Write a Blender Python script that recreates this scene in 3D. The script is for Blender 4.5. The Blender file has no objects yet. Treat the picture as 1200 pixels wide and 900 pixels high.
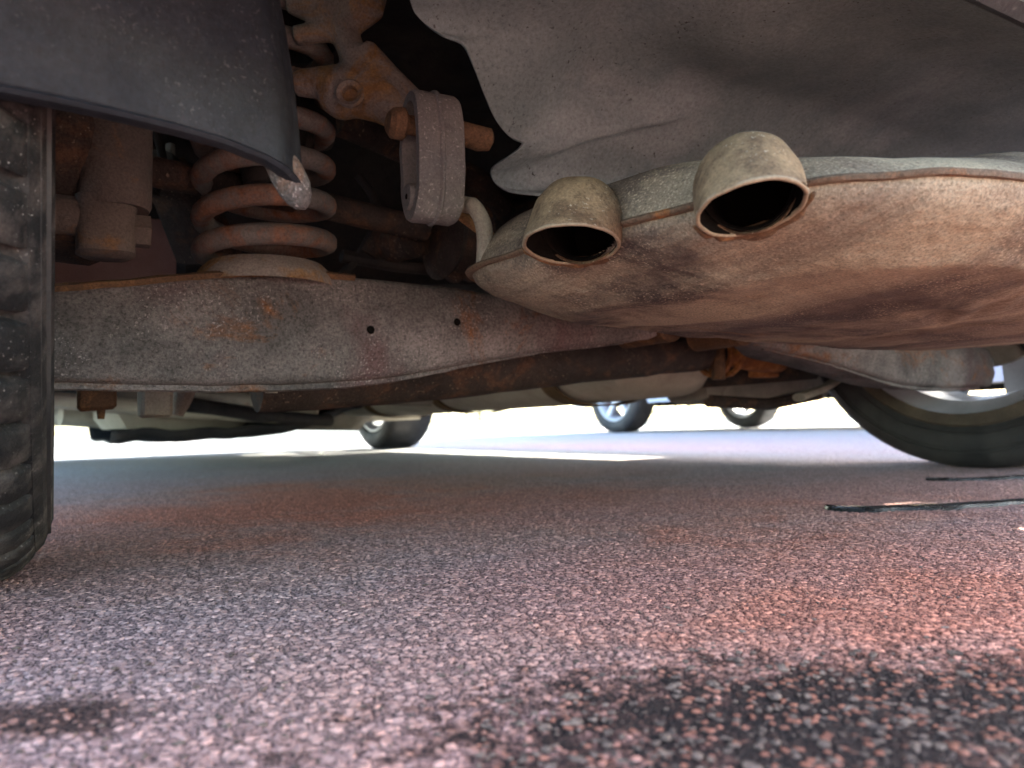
import bpy, bmesh, math, random
import numpy as np
from mathutils import Vector, Matrix, noise

random.seed(7); rng = np.random.default_rng(7)
S = bpy.context.scene
COL = S.collection
R_ = math.radians

# ------------------------------------------------------------------ camera
FPX = 857.0                                   # focal length in pixels of the 1200 px wide photograph
YAW, PITCH, ROLL, CAMH = R_(32.1), math.atan(48/FPX), R_(1.7), 0.0975
CAM = Vector((0, 0, CAMH))
fh = Vector((math.sin(YAW), math.cos(YAW), 0)); rt = Vector((math.cos(YAW), -math.sin(YAW), 0))
F = fh*math.cos(PITCH) + Vector((0, 0, 1))*math.sin(PITCH)
U = rt.cross(F)
Rr = rt*math.cos(ROLL) - U*math.sin(ROLL); Ur = U*math.cos(ROLL) + rt*math.sin(ROLL)
cd = bpy.data.cameras.new('camera'); cam = bpy.data.objects.new('camera', cd); COL.objects.link(cam)
cam.matrix_world = Matrix(((Rr.x, Ur.x, -F.x, CAM.x), (Rr.y, Ur.y, -F.y, CAM.y), (Rr.z, Ur.z, -F.z, CAM.z), (0, 0, 0, 1)))
cd.sensor_width = 36; cd.lens = 36*FPX/1200; cd.clip_start = 0.01; cd.clip_end = 3000
cd.dof.use_dof = True; cd.dof.focus_distance = 0.47; cd.dof.aperture_fstop = 9.5
S.camera = cam

# ------------------------------------------------------------------ world, sun, exposure
SUN_DIR = Vector((1.52, 0.14, 1.0)).normalized()          # towards the sun: low, from the right of the car
w = bpy.data.worlds.new('World'); S.world = w; w.use_nodes = True
nt = w.node_tree; bg = nt.nodes['Background']
sky = nt.nodes.new('ShaderNodeTexSky'); sky.sky_type = 'NISHITA'; sky.sun_disc = False
sky.sun_elevation = math.asin(SUN_DIR.z); sky.sun_rotation = math.atan2(SUN_DIR.x, SUN_DIR.y)
sky.dust_density = 1.5
nt.links.new(sky.outputs[0], bg.inputs[0]); bg.inputs[1].default_value = 0.15
sl = bpy.data.lights.new('sun', 'SUN'); sl.energy = 5.0; sl.angle = R_(0.5); sl.color = (1, 0.95, 0.85)
so = bpy.data.objects.new('sun', sl); COL.objects.link(so)
so.rotation_euler = (-SUN_DIR).to_track_quat('-Z', 'Y').to_euler(); so.location = (6, 2, 6)
S.view_settings.view_transform = 'Standard'; S.view_settings.look = 'None'
S.view_settings.exposure = 3.3; S.view_settings.gamma = 1
S.view_settings.use_white_balance = True; S.view_settings.white_balance_temperature = 6700; S.view_settings.white_balance_tint = 4
S.render.engine = 'CYCLES'
cy = S.cycles; cy.use_denoising = True; cy.max_bounces = 10; cy.diffuse_bounces = 7; cy.glossy_bounces = 4
cy.sample_clamp_indirect = 12; cy.caustics_reflective = False; cy.caustics_refractive = False

# ------------------------------------------------------------------ pixel -> point on a plane of the car
def ray(px, py): return F + Rr*((px-600)/FPX) + Ur*((450-py)/FPX)
def PV(px, py, v): d = ray(px, py); return CAM + d*((v-CAM.y)/d.y)
def PU(px, py, u): d = ray(px, py); return CAM + d*((u-CAM.x)/d.x)
def PZ(px, py, z): d = ray(px, py); return CAM + d*((z-CAM.z)/d.z)

# ------------------------------------------------------------------ materials
def N(nt, t, **kw):
    n = nt.nodes.new(t)
    for k, v in kw.items():
        if k.startswith('i_'): n.inputs[k[2:].replace('_', ' ')].default_value = v
        else: setattr(n, k, v)
    return n
def ramp(nt, fac, stops, interp='LINEAR'):
    r = nt.nodes.new('ShaderNodeValToRGB'); e = r.color_ramp.elements; r.color_ramp.interpolation = interp
    while len(e) < len(stops): e.new(0.5)
    for el, (p, c) in zip(e, stops):
        el.position = p; el.color = (*c, 1) if len(c) == 3 else c
    nt.links.new(fac, r.inputs[0]); return r.outputs[0]
def noise_tex(nt, vec, scale, detail=6, rough=.6, dist=0.0):
    n = N(nt, 'ShaderNodeTexNoise'); n.inputs['Scale'].default_value = scale; n.inputs['Detail'].default_value = detail
    n.inputs['Roughness'].default_value = rough; n.inputs['Distortion'].default_value = dist
    nt.links.new(vec, n.inputs['Vector']); return n.outputs['Fac']
def mix(nt, fac, a, b, mode='MIX'):
    m = nt.nodes.new('ShaderNodeMix'); m.data_type = 'RGBA'; m.blend_type = mode
    for sock, v in ((m.inputs['Factor'], fac), (m.inputs[6], a), (m.inputs[7], b)):
        if isinstance(v, (int, float)): sock.default_value = v
        elif isinstance(v, tuple): sock.default_value = (*v, 1)
        else: nt.links.new(v, sock)
    return m.outputs[2]
def math_(nt, op, a, b=None, c=None):
    m = nt.nodes.new('ShaderNodeMath'); m.operation = op
    for i, v in enumerate((a, b, c)):
        if v is None: continue
        if isinstance(v, (int, float)): m.inputs[i].default_value = v
        else: nt.links.new(v, m.inputs[i])
    return m.outputs[0]
def new_mat(name):
    m = bpy.data.materials.new(name); m.use_nodes = True
    return m, m.node_tree, m.node_tree.nodes['Principled BSDF']

def grunge(name, base, patch=None, patch_scale=25, patch_at=(.5, .62), dust=None, dust_scale=9, dust_at=(.45, .7),
           speck=None, speck_scale=260, speck_at=(.66, .7), grain=.35, grain_scale=500, rough=.85, metal=0.0,
           bump=.0012, bump_scale=160, pit=.0, stretch=None, spec=.3, stain=None, stain_scale=4, stain_at=(.45, .6)):
    """dirty weathered surface: base colours + patches (rust) + dust + specks, with grain and fine relief"""
    m, nt, b = new_mat(name)
    tc = N(nt, 'ShaderNodeTexCoord'); vec = tc.outputs['Object']
    if stretch:
        mp = N(nt, 'ShaderNodeMapping'); mp.inputs['Scale'].default_value = stretch[1]; mp.inputs['Rotation'].default_value = stretch[0]
        nt.links.new(vec, mp.inputs[0]); svec = mp.outputs[0]
    else: svec = vec
    col = ramp(nt, noise_tex(nt, svec, 14, 8, .65), [(.3, base[0]), (.7, base[1])])
    if dust: col = mix(nt, ramp(nt, noise_tex(nt, svec, dust_scale, 7, .65, .4), [(dust_at[0], (0,)*3), (dust_at[1], (1,)*3)]), col, dust)
    if stain: col = mix(nt, ramp(nt, noise_tex(nt, vec, stain_scale, 7, .65, .3), [(stain_at[0], (0,)*3), (stain_at[1], (1,)*3)]), col, stain)
    if patch:
        pf = ramp(nt, noise_tex(nt, vec, patch_scale, 9, .7, .6), [(patch_at[0], (0,)*3), (patch_at[1], (1,)*3)])
        pc = ramp(nt, noise_tex(nt, vec, patch_scale*5, 6, .7), [(.3, patch[0]), (.7, patch[1])])
        col = mix(nt, pf, col, pc)
    g = noise_tex(nt, vec, grain_scale, 5, .75)
    col = mix(nt, 1.0, col, ramp(nt, g, [(.25, (1-grain*1.4,)*3), (.5, (1,)*3), (.78, (1+grain*1.2,)*3)]), 'MULTIPLY')
    if speck:
        sf = ramp(nt, noise_tex(nt, vec, speck_scale, 2, .5), [(speck_at[0], (0,)*3), (speck_at[1], (1,)*3)])
        sm = ramp(nt, noise_tex(nt, vec, 22, 3, .5), [(.42, (0,)*3), (.62, (1,)*3)])
        col = mix(nt, math_(nt, 'MULTIPLY', sf, sm), col, speck)
    nt.links.new(col, b.inputs['Base Color'])
    b.inputs['Metallic'].default_value = metal; b.inputs['Specular IOR Level'].default_value = spec
    rf = ramp(nt, noise_tex(nt, vec, 40, 5), [(.3, (max(rough-.15, .05),)*3), (.7, (min(rough+.1, 1),)*3)])
    nt.links.new(rf, b.inputs['Roughness'])
    h = math_(nt, 'ADD', noise_tex(nt, vec, bump_scale, 8, .7), math_(nt, 'MULTIPLY', g, .35))
    if stretch: h = math_(nt, 'ADD', h, math_(nt, 'MULTIPLY', noise_tex(nt, svec, 60, 4, .6), .9))
    if pit:
        v = N(nt, 'ShaderNodeTexVoronoi'); v.inputs['Scale'].default_value = 130; nt.links.new(vec, v.inputs['Vector'])
        h = math_(nt, 'ADD', h, math_(nt, 'MULTIPLY', v.outputs['Distance'], pit))
    bp = N(nt, 'ShaderNodeBump'); bp.inputs['Distance'].default_value = bump; bp.inputs['Strength'].default_value = 1
    nt.links.new(h, bp.inputs['Height']); nt.links.new(bp.outputs[0], b.inputs['Normal'])
    return m

M = {}
RUST = ((.10, .038, .016), (.25, .115, .045))
M['arm'] = grunge('arm_steel', ((.045, .040, .037), (.13, .122, .112)), patch=RUST, patch_scale=13, patch_at=(.55, .66),
                  dust=(.215, .187, .172), dust_scale=8, dust_at=(.42, .66), speck=(.34, .30, .28), speck_scale=520, speck_at=(.60, .70), stain=(.12, .075, .072), stain_scale=5, stain_at=(.54, .66), grain=.65, grain_scale=420, bump=.0016, bump_scale=210)
M['rust'] = grunge('rusty_steel', ((.055, .031, .018), (.15, .085, .044)), patch=((.16, .078, .03), (.28, .155, .07)), patch_scale=30,
                   patch_at=(.5, .64), grain=.5, bump=.002, bump_scale=120)
M['rustbright'] = grunge('bright_rust', ((.12, .04, .014), (.30, .11, .03)), patch=((.30, .12, .03), (.42, .2, .07)), patch_scale=40, grain=.5, bump=.003, bump_scale=90)
M['darkrust'] = grunge('dark_rusty_steel', ((.020, .016, .014), (.06, .045, .036)), patch=((.05, .028, .018), (.13, .07, .042)), patch_scale=28,
                       patch_at=(.5, .62), speck=(.2, .15, .11), speck_scale=300, grain=.5, bump=.002)
M['spring'] = grunge('spring_steel', ((.105, .10, .092), (.20, .185, .165)), patch=((.14, .06, .03), (.28, .15, .095)), patch_scale=22,
                     patch_at=(.46, .6), grain=.35, bump=.0010)
M['cast'] = grunge('cast_link_metal', ((.14, .125, .11), (.30, .26, .22)), patch=((.17, .085, .03), (.32, .195, .085)), patch_scale=20,
                   patch_at=(.47, .58), grain=.4, bump=.0022, bump_scale=100)
M['shock'] = grunge('shock_metal', ((.075, .062, .054), (.15, .122, .102)), patch=((.14, .07, .028), (.27, .14, .05)), patch_scale=18,
                    patch_at=(.6, .72), grain=.35, bump=.0016, bump_scale=90)
M['muffler'] = grunge('muffler_shell', ((.075, .056, .048), (.17, .13, .10)), patch=((.17, .08, .03), (.27, .15, .065)), patch_scale=9,
                      patch_at=(.62, .76), dust=(.30, .25, .178), dust_scale=9, dust_at=(.42, .60), speck=(.40, .33, .24), speck_scale=620,
                      speck_at=(.60, .70), stain=(.052, .037, .033), stain_scale=7, stain_at=(.50, .62), grain=.55, grain_scale=620, bump=.0014, bump_scale=260, pit=.12,
                      stretch=((0, 0, 0), (1.5, .22, 1)))
M['pipe'] = grunge('tailpipe_metal', ((.17, .115, .065), (.29, .205, .12)), patch=((.075, .046, .027), (.13, .083, .047)), patch_scale=26,
                   patch_at=(.42, .60), speck=(.5, .44, .34), speck_scale=560, grain=.5, grain_scale=600, bump=.0014, bump_scale=330)
M['seam'] = grunge('seam_edge', ((.06, .042, .03), (.15, .10, .065)), patch=((.16, .06, .02), (.32, .13, .04)), patch_scale=18, patch_at=(.5, .62), grain=.5, bump=.002)
M['rim_lip'] = grunge('tailpipe_edge', ((.17, .13, .085), (.27, .215, .145)), grain=.3, bump=.0006, rough=.6)
M['soot'] = grunge('soot', ((.004, .0035, .003), (.009, .008, .007)), rough=1, bump=.001, spec=.05)
M['shield'] = grunge('heat_shield', ((.16, .21, .215), (.245, .305, .31)), dust=(.35, .40, .405), dust_scale=5, dust_at=(.5, .72),
                     speck=(.05, .05, .05), speck_scale=300, speck_at=(.66, .70), grain=.3, grain_scale=330, bump=.0010, rough=.75)
M['rubber'] = grunge('hanger_rubber', ((.085, .082, .08), (.13, .125, .12)), dust=(.18, .165, .15), speck=(.26, .25, .235), speck_scale=480,
                     speck_at=(.60, .72), grain=.3, bump=.0010, rough=.8)
M['plastic'] = grunge('black_plastic', ((.0042, .0052, .0078), (.008, .0094, .013)), dust=(.020, .0215, .0255), dust_scale=16, dust_at=(.46, .8),
                      speck=(.06, .06, .06), speck_scale=560, speck_at=(.60, .76), grain=.5, grain_scale=260, bump=.0007, rough=.62, spec=.3)
M['tread'] = grunge('tread_rubber', ((.006, .006, .0063), (.013, .0125, .0125)), dust=(.060, .051, .046), dust_scale=42, dust_at=(.46, .66),
                    speck=(.36, .34, .32), speck_scale=700, speck_at=(.67, .74), grain=.5, bump=.0012, rough=.7, spec=.25)
M['tyre'] = grunge('tyre_rubber', ((.010, .010, .010), (.018, .0175, .017)), dust=(.042, .038, .034), dust_scale=9, dust_at=(.42, .7), grain=.25,
                   bump=.0005, rough=.65, spec=.45)
M['under'] = grunge('underseal', ((.012, .012, .013), (.03, .029, .028)), dust=(.055, .048, .042), grain=.3, bump=.002, rough=.8)
M['greydirt'] = grunge('dusty_metal', ((.14, .125, .10), (.27, .245, .20)), patch=RUST, patch_scale=14, patch_at=(.62, .72), grain=.3, bump=.0016)
M['cream'] = grunge('dusty_silencer', ((.34, .30, .23), (.50, .46, .36)), patch=((.2, .12, .05), (.3, .19, .09)), patch_scale=10,
                    patch_at=(.66, .76), grain=.25, bump=.0014)
M['strap'] = grunge('brown_strap', ((.07, .042, .018), (.14, .085, .035)), grain=.3)
M['alloy'] = grunge('dusty_alloy', ((.42, .43, .45), (.58, .59, .61)), dust=(.30, .28, .25), dust_at=(.6, .8), grain=.15, metal=.35, rough=.4, bump=.0003)
M['brownlip'] = grunge('dirty_rim_edge', ((.045, .036, .027), (.12, .095, .065)), grain=.3, bump=.0008)
M['gravel'] = grunge('gravel_stone', ((.07, .04, .03), (.40, .25, .19)), stain=(.09, .055, .045), stain_scale=260, grain=.4, bump=.0008, bump_scale=400)
M['tar'] = grunge('tar_seal', ((.006, .006, .006), (.014, .013, .013)), grain=.3, rough=.25, bump=.003, bump_scale=90, spec=.6)
def paint(name, c, rough=.22):
    m, nt, b = new_mat(name)
    tc = N(nt, 'ShaderNodeTexCoord')
    f = noise_tex(nt, tc.outputs['Object'], 3, 5)
    nt.links.new(ramp(nt, f, [(.3, tuple(x*.86 for x in c)), (.7, c)]), b.inputs['Base Color'])
    g_ = N(nt, 'ShaderNodeNewGeometry'); di = N(nt, 'ShaderNodeBsdfDiffuse'); di.inputs['Color'].default_value = (.015, .015, .015, 1)   # painted outside, underseal inside
    mx = N(nt, 'ShaderNodeMixShader'); nt.links.new(g_.outputs['Backfacing'], mx.inputs[0]); nt.links.new(b.outputs[0], mx.inputs[1]); nt.links.new(di.outputs[0], mx.inputs[2])
    nt.links.new(mx.outputs[0], nt.nodes['Material Output'].inputs['Surface'])
    b.inputs['Roughness'].default_value = rough; b.inputs['Coat Weight'].default_value = .6; b.inputs['Coat Roughness'].default_value = .06
    return m
M['red'] = paint('red_paint', (.30, .025, .022)); M['silver'] = paint('silver_blue_paint', (.50, .56, .64), .3)
def plain(name, c, rough=.5, metal=0, trans=0):
    m, nt, b = new_mat(name)
    tc = N(nt, 'ShaderNodeTexCoord')
    nt.links.new(ramp(nt, noise_tex(nt, tc.outputs['Object'], 20, 4), [(.3, tuple(x*.85 for x in c)), (.7, c)]), b.inputs['Base Color'])
    b.inputs['Roughness'].default_value = rough; b.inputs['Metallic'].default_value = metal; b.inputs['Transmission Weight'].default_value = trans
    return m
M['glass'] = plain('tinted_glass', (.03, .035, .04), .05)
M['pink'] = grunge('dusty_red_paint', ((.34, .19, .165), (.46, .29, .26)), grain=.15, rough=.5, bump=.0004)
M['lamp'] = plain('clear_lamp', (.8, .8, .8), .15); M['redlamp'] = plain('red_lamp', (.4, .015, .015), .15)
M['wall'] = plain('pale_render', (.62, .58, .50), .9)

# asphalt: stones in dark binder, with real relief on the tessellated sheet
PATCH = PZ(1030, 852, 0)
def asphalt():
    m, nt, b = new_mat('asphalt')
    tc = N(nt, 'ShaderNodeTexCoord'); vec = tc.outputs['Object']
    def vor(scale, feature='F1', warp=None):
        v = N(nt, 'ShaderNodeTexVoronoi'); v.voronoi_dimensions = '2D'; v.feature = feature; v.inputs['Scale'].default_value = scale
        nt.links.new(warp or vec, v.inputs['Vector']); return v
    nz = N(nt, 'ShaderNodeTexNoise'); nz.noise_dimensions = '2D'; nz.inputs['Scale'].default_value = 110; nz.inputs['Detail'].default_value = 4
    nt.links.new(vec, nz.inputs['Vector'])
    wv = N(nt, 'ShaderNodeVectorMath', operation='MULTIPLY_ADD'); nt.links.new(nz.outputs['Color'], wv.inputs[0])
    wv.inputs[1].default_value = (.005, .005, 0); nt.links.new(vec, wv.inputs[2]); wvec = wv.outputs[0]
    v1 = vor(270, 'F1', wvec); v2 = vor(640, 'F1', wvec)
    def noise2(scale, detail=6, rough=.6):
        n = N(nt, 'ShaderNodeTexNoise'); n.noise_dimensions = '2D'; n.inputs['Scale'].default_value = scale
        n.inputs['Detail'].default_value = detail; n.inputs['Roughness'].default_value = rough; nt.links.new(vec, n.inputs['Vector']); return n.outputs['Fac']
    sep1 = N(nt, 'ShaderNodeSeparateColor'); nt.links.new(v1.outputs['Color'], sep1.inputs[0])
    sep2 = N(nt, 'ShaderNodeSeparateColor'); nt.links.new(v2.outputs['Color'], sep2.inputs[0])
    d1 = v1.outputs['Distance']; d2 = v2.outputs['Distance']
    big = ramp(nt, sep1.outputs[1], [(.35, (0,)*3), (.5, (1,)*3)])                 # only some cells hold a big stone
    dome1 = math_(nt, 'MULTIPLY', ramp(nt, d1, [(0, (1,)*3), (.3, (.8,)*3), (.55, (0,)*3)]), big)
    dome2 = ramp(nt, d2, [(0, (1,)*3), (.35, (.7,)*3), (.6, (0,)*3)])
    # height in metres
    h = math_(nt, 'MULTIPLY', dome1, math_(nt, 'MULTIPLY_ADD', sep1.outputs[0], .0009, .0005))
    h = math_(nt, 'MAXIMUM', h, math_(nt, 'MULTIPLY', dome2, math_(nt, 'MULTIPLY_ADD', sep2.outputs[0], .0008, .0002)))
    h = math_(nt, 'ADD', h, math_(nt, 'MULTIPLY', noise2(14, 6, .6), .0030))
    h = math_(nt, 'ADD', h, math_(nt, 'MULTIPLY', noise2(900, 3, .7), .0005))
    # colour
    st1 = ramp(nt, sep1.outputs[2], [(0, (.33, .30, .295)), (.35, (.47, .45, .45)), (.6, (.41, .415, .425)), (.8, (.53, .495, .48)), (1, (.60, .58, .57))])
    st2 = ramp(nt, sep2.outputs[2], [(0, (.20, .19, .195)), (.4, (.38, .36, .36)), (.7, (.31, .31, .32)), (1, (.49, .45, .44))])
    binder = ramp(nt, noise2(60), [(.3, (.065, .062, .065)), (.7, (.14, .132, .136))])
    col = mix(nt, ramp(nt, dome2, [(.15, (0,)*3), (.5, (1,)*3)]), binder, st2)
    col = mix(nt, ramp(nt, dome1, [(.15, (0,)*3), (.4, (1,)*3)]), col, st1)
    col = mix(nt, .35, col, mix(nt, 1.0, col, ramp(nt, noise2(700, 4, .7), [(.3, (.3,)*3), (.7, (1.7,)*3)]), 'MULTIPLY'))
    # red and orange reflected light painted into the asphalt colour in wide patches
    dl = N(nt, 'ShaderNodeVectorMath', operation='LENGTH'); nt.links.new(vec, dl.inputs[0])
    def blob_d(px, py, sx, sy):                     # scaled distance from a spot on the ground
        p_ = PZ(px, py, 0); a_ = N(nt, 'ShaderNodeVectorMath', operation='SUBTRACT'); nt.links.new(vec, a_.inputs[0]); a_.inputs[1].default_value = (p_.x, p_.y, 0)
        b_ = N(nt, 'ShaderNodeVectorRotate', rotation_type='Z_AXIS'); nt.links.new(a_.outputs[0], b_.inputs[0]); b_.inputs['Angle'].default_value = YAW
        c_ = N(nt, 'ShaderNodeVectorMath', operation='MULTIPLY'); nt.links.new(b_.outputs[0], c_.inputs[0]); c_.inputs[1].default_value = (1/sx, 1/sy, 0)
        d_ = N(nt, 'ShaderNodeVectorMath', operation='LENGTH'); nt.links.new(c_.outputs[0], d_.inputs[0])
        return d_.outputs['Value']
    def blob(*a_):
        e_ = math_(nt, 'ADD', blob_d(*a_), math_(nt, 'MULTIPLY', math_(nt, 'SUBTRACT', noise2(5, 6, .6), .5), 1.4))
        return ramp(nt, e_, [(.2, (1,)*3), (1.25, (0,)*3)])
    red_glow = math_(nt, 'MAXIMUM', blob(1180, 690, .44, .52), blob(330, 592, .62, .62))
    red = math_(nt, 'MULTIPLY', math_(nt, 'MAXIMUM', math_(nt, 'MULTIPLY', ramp(nt, noise2(2.6, 5, .55), [(.32, (.55,)*3), (.60, (1,)*3)]), .95), red_glow),
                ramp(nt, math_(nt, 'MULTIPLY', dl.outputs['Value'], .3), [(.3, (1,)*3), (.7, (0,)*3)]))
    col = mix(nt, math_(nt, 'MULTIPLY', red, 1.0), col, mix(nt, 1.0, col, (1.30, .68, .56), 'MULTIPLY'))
    col = mix(nt, math_(nt, 'MULTIPLY', red_glow, .85), col, mix(nt, 1.0, col, (1.18, .80, .58), 'MULTIPLY'))
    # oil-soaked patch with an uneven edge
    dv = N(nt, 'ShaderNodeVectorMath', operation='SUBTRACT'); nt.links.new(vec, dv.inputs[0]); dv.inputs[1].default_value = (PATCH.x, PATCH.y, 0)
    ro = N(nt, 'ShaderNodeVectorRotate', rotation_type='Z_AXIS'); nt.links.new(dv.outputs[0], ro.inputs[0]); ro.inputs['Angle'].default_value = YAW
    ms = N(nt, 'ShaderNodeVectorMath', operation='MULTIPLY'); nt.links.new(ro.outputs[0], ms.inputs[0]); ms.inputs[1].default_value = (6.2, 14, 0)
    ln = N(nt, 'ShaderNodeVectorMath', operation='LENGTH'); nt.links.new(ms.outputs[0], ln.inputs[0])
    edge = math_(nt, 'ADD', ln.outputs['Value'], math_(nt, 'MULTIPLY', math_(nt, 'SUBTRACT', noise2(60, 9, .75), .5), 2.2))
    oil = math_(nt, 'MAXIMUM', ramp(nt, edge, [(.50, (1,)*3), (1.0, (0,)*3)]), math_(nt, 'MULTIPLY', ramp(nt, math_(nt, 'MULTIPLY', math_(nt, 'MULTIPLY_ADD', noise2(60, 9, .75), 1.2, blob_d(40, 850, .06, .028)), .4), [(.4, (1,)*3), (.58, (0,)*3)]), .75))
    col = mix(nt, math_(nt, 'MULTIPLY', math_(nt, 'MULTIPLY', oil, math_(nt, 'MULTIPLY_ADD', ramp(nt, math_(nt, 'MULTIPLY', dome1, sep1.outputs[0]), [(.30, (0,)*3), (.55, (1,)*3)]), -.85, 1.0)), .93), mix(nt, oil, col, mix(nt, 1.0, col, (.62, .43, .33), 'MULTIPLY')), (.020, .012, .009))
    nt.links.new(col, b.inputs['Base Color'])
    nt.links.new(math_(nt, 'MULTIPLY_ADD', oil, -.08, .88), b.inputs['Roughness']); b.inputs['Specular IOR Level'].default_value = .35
    ds = N(nt, 'ShaderNodeDisplacement'); ds.inputs['Midlevel'].default_value = 0; ds.inputs['Scale'].default_value = 1
    nt.links.new(h, ds.inputs['Height']); nt.links.new(ds.outputs[0], nt.nodes['Material Output'].inputs['Displacement'])
    m.displacement_method = 'BOTH'
    return m
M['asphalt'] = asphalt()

# ------------------------------------------------------------------ mesh helpers
class MB:
    def __init__(s): s.v = []; s.f = []
    def add(s, vs, fs):
        o = len(s.v); s.v += [tuple(p) for p in vs]; s.f += [tuple(i+o for i in f) for f in fs]; return s
    def loft(s, rings, closed=True, cap=True):
        n = len(rings[0]); assert all(len(r) == n for r in rings); vs = [p for r in rings for p in r]; fs = []
        for i in range(len(rings)-1):
            for j in range(n if closed else n-1):
                k = (j+1) % n; fs.append((i*n+j, i*n+k, (i+1)*n+k, (i+1)*n+j))
        if cap and closed: fs.append(tuple(range(n))[::-1]); fs.append(tuple((len(rings)-1)*n+j for j in range(n)))
        return s.add(vs, fs)
    def tube(s, path, rad, seg=12, cap=True, squash=None):
        path = [Vector(p) for p in path]; rings = []
        up = None
        for i, p in enumerate(path):
            t = (path[min(i+1, len(path)-1)] - path[max(i-1, 0)]).normalized()
            if up is None:
                up = Vector((0, 0, 1)) if abs(t.z) < .9 else Vector((1, 0, 0))
            x = t.cross(up).normalized(); y = x.cross(t).normalized(); up = y
            r = rad[i] if isinstance(rad, (list, tuple)) else rad
            sx, sy = squash or (1, 1)
            rings.append([p + x*(math.cos(a)*r*sx) + y*(math.sin(a)*r*sy) for a in (2*math.pi*k/seg for k in range(seg))])
        return s.loft(rings, True, cap)
    def box(s, lo, hi, bev=.0):
        lo = Vector(lo); hi = Vector(hi); b = bev
        if b <= 0:
            vs = [(x, y, z) for x in (lo.x, hi.x) for y in (lo.y, hi.y) for z in (lo.z, hi.z)]
            return s.add(vs, [(0, 1, 3, 2), (4, 6, 7, 5), (0, 4, 5, 1), (2, 3, 7, 6), (0, 2, 6, 4), (1, 5, 7, 3)])
        def ring(z, i): return [(lo.x+i+b, lo.y+i, z), (hi.x-i-b, lo.y+i, z), (hi.x-i, lo.y+i+b, z), (hi.x-i, hi.y-i-b, z),
                                (hi.x-i-b, hi.y-i, z), (lo.x+i+b, hi.y-i, z), (lo.x+i, hi.y-i-b, z), (lo.x+i, lo.y+i+b, z)]
        return s.loft([ring(lo.z, b), ring(lo.z+b, 0), ring(hi.z-b, 0), ring(hi.z, b)])
    def lathe(s, prof, c, axis, seg=48, a0=0, a1=2*math.pi, cap=False):
        """prof: (distance along axis, radius)"""
        c = Vector(c); ax = Vector(axis).normalized(); x = ax.orthogonal().normalized()
        if abs(ax.z) < .5: x = Vector((0, 0, 1)) - ax*ax.z; x.normalize()
        y = ax.cross(x); full = abs(a1-a0-2*math.pi) < 1e-6; n = seg if full else seg+1
        rings = [[c + ax*d + (x*math.cos(a)+y*math.sin(a))*r for a in (a0+(a1-a0)*k/seg for k in range(n))] for d, r in prof]
        return s.loft(rings, full, cap)
    def ball(s, c, r, seg=10, rings=7, sc=(1, 1, 1)):
        c = Vector(c); vs = []; fs = []
        for i in range(rings+1):
            th = math.pi*i/rings
            for j in range(seg):
                ph = 2*math.pi*j/seg
                vs.append(c + Vector((r*sc[0]*math.sin(th)*math.cos(ph), r*sc[1]*math.sin(th)*math.sin(ph), r*sc[2]*math.cos(th))))
        for i in range(rings):
            for j in range(seg): fs.append((i*seg+j, (i+1)*seg+j, (i+1)*seg+(j+1) % seg, i*seg+(j+1) % seg))
        return s.add(vs, fs)
    def wobble(s, amp, scale):
        out = []
        for p in s.v:
            q = Vector(p); out.append(tuple(q + noise.noise_vector(q*scale)*amp))
        s.v = out; return s
    def build(s, name, mat, parent=None, smooth=True, angle=35, mods=()):
        me = bpy.data.meshes.new(name); me.from_pydata(s.v, [], s.f); me.update()
        bm = bmesh.new(); bm.from_mesh(me); bmesh.ops.remove_doubles(bm, verts=bm.verts, dist=1e-6)
        bmesh.ops.recalc_face_normals(bm, faces=bm.faces); bm.to_mesh(me); bm.free()
        o = bpy.data.objects.new(name, me); COL.objects.link(o); me.materials.append(M[mat] if isinstance(mat, str) else mat)
        if smooth:
            me.polygons.foreach_set('use_smooth', [True]*len(me.polygons))
            ang = math.radians(angle); bm = bmesh.new(); bm.from_mesh(me)
            for e in bm.edges:
                if len(e.link_faces) == 2 and e.calc_face_angle(0) > ang: e.smooth = False
            bm.to_mesh(me); bm.free()
        if parent is not None:
            o.parent = parent
            if parent.type == 'EMPTY': o.location = -parent.location
        for t, kw in mods:
            md = o.modifiers.new(t.lower(), t)
            for k, v in kw.items(): setattr(md, k, v)
        return o
def thing(name, label, cat, loc, group=None):
    o = bpy.data.objects.new(name, None); COL.objects.link(o); o.location = loc; o['label'] = label; o['category'] = cat
    if group: o['group'] = group
    o.empty_display_size = .2; return o
def bez(p0, p1, p2, n=12):
    p0, p1, p2 = Vector(p0), Vector(p1), Vector(p2)
    return [p0*(1-t)**2 + p1*2*t*(1-t) + p2*t*t for t in (i/n for i in range(n+1))]
def smooth_path(pts, n=8):
    pts = [Vector(p) for p in pts]; out = []
    for i in range(len(pts)-1):
        p0 = pts[max(i-1, 0)]; p1 = pts[i]; p2 = pts[i+1]; p3 = pts[min(i+2, len(pts)-1)]
        for k in range(n):
            t = k/n
            out.append(.5*((2*p1)+(-p0+p2)*t+(2*p0-5*p1+4*p2-p3)*t*t+(-p0+3*p1-3*p2+p3)*t**3))
    out.append(pts[-1]); return out
def sstep(a, b, x): t = min(max((x-a)/(b-a), 0), 1); return t*t*(3-2*t)
def interp(x, xs, ys): return float(np.interp(x, xs, ys))

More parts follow.
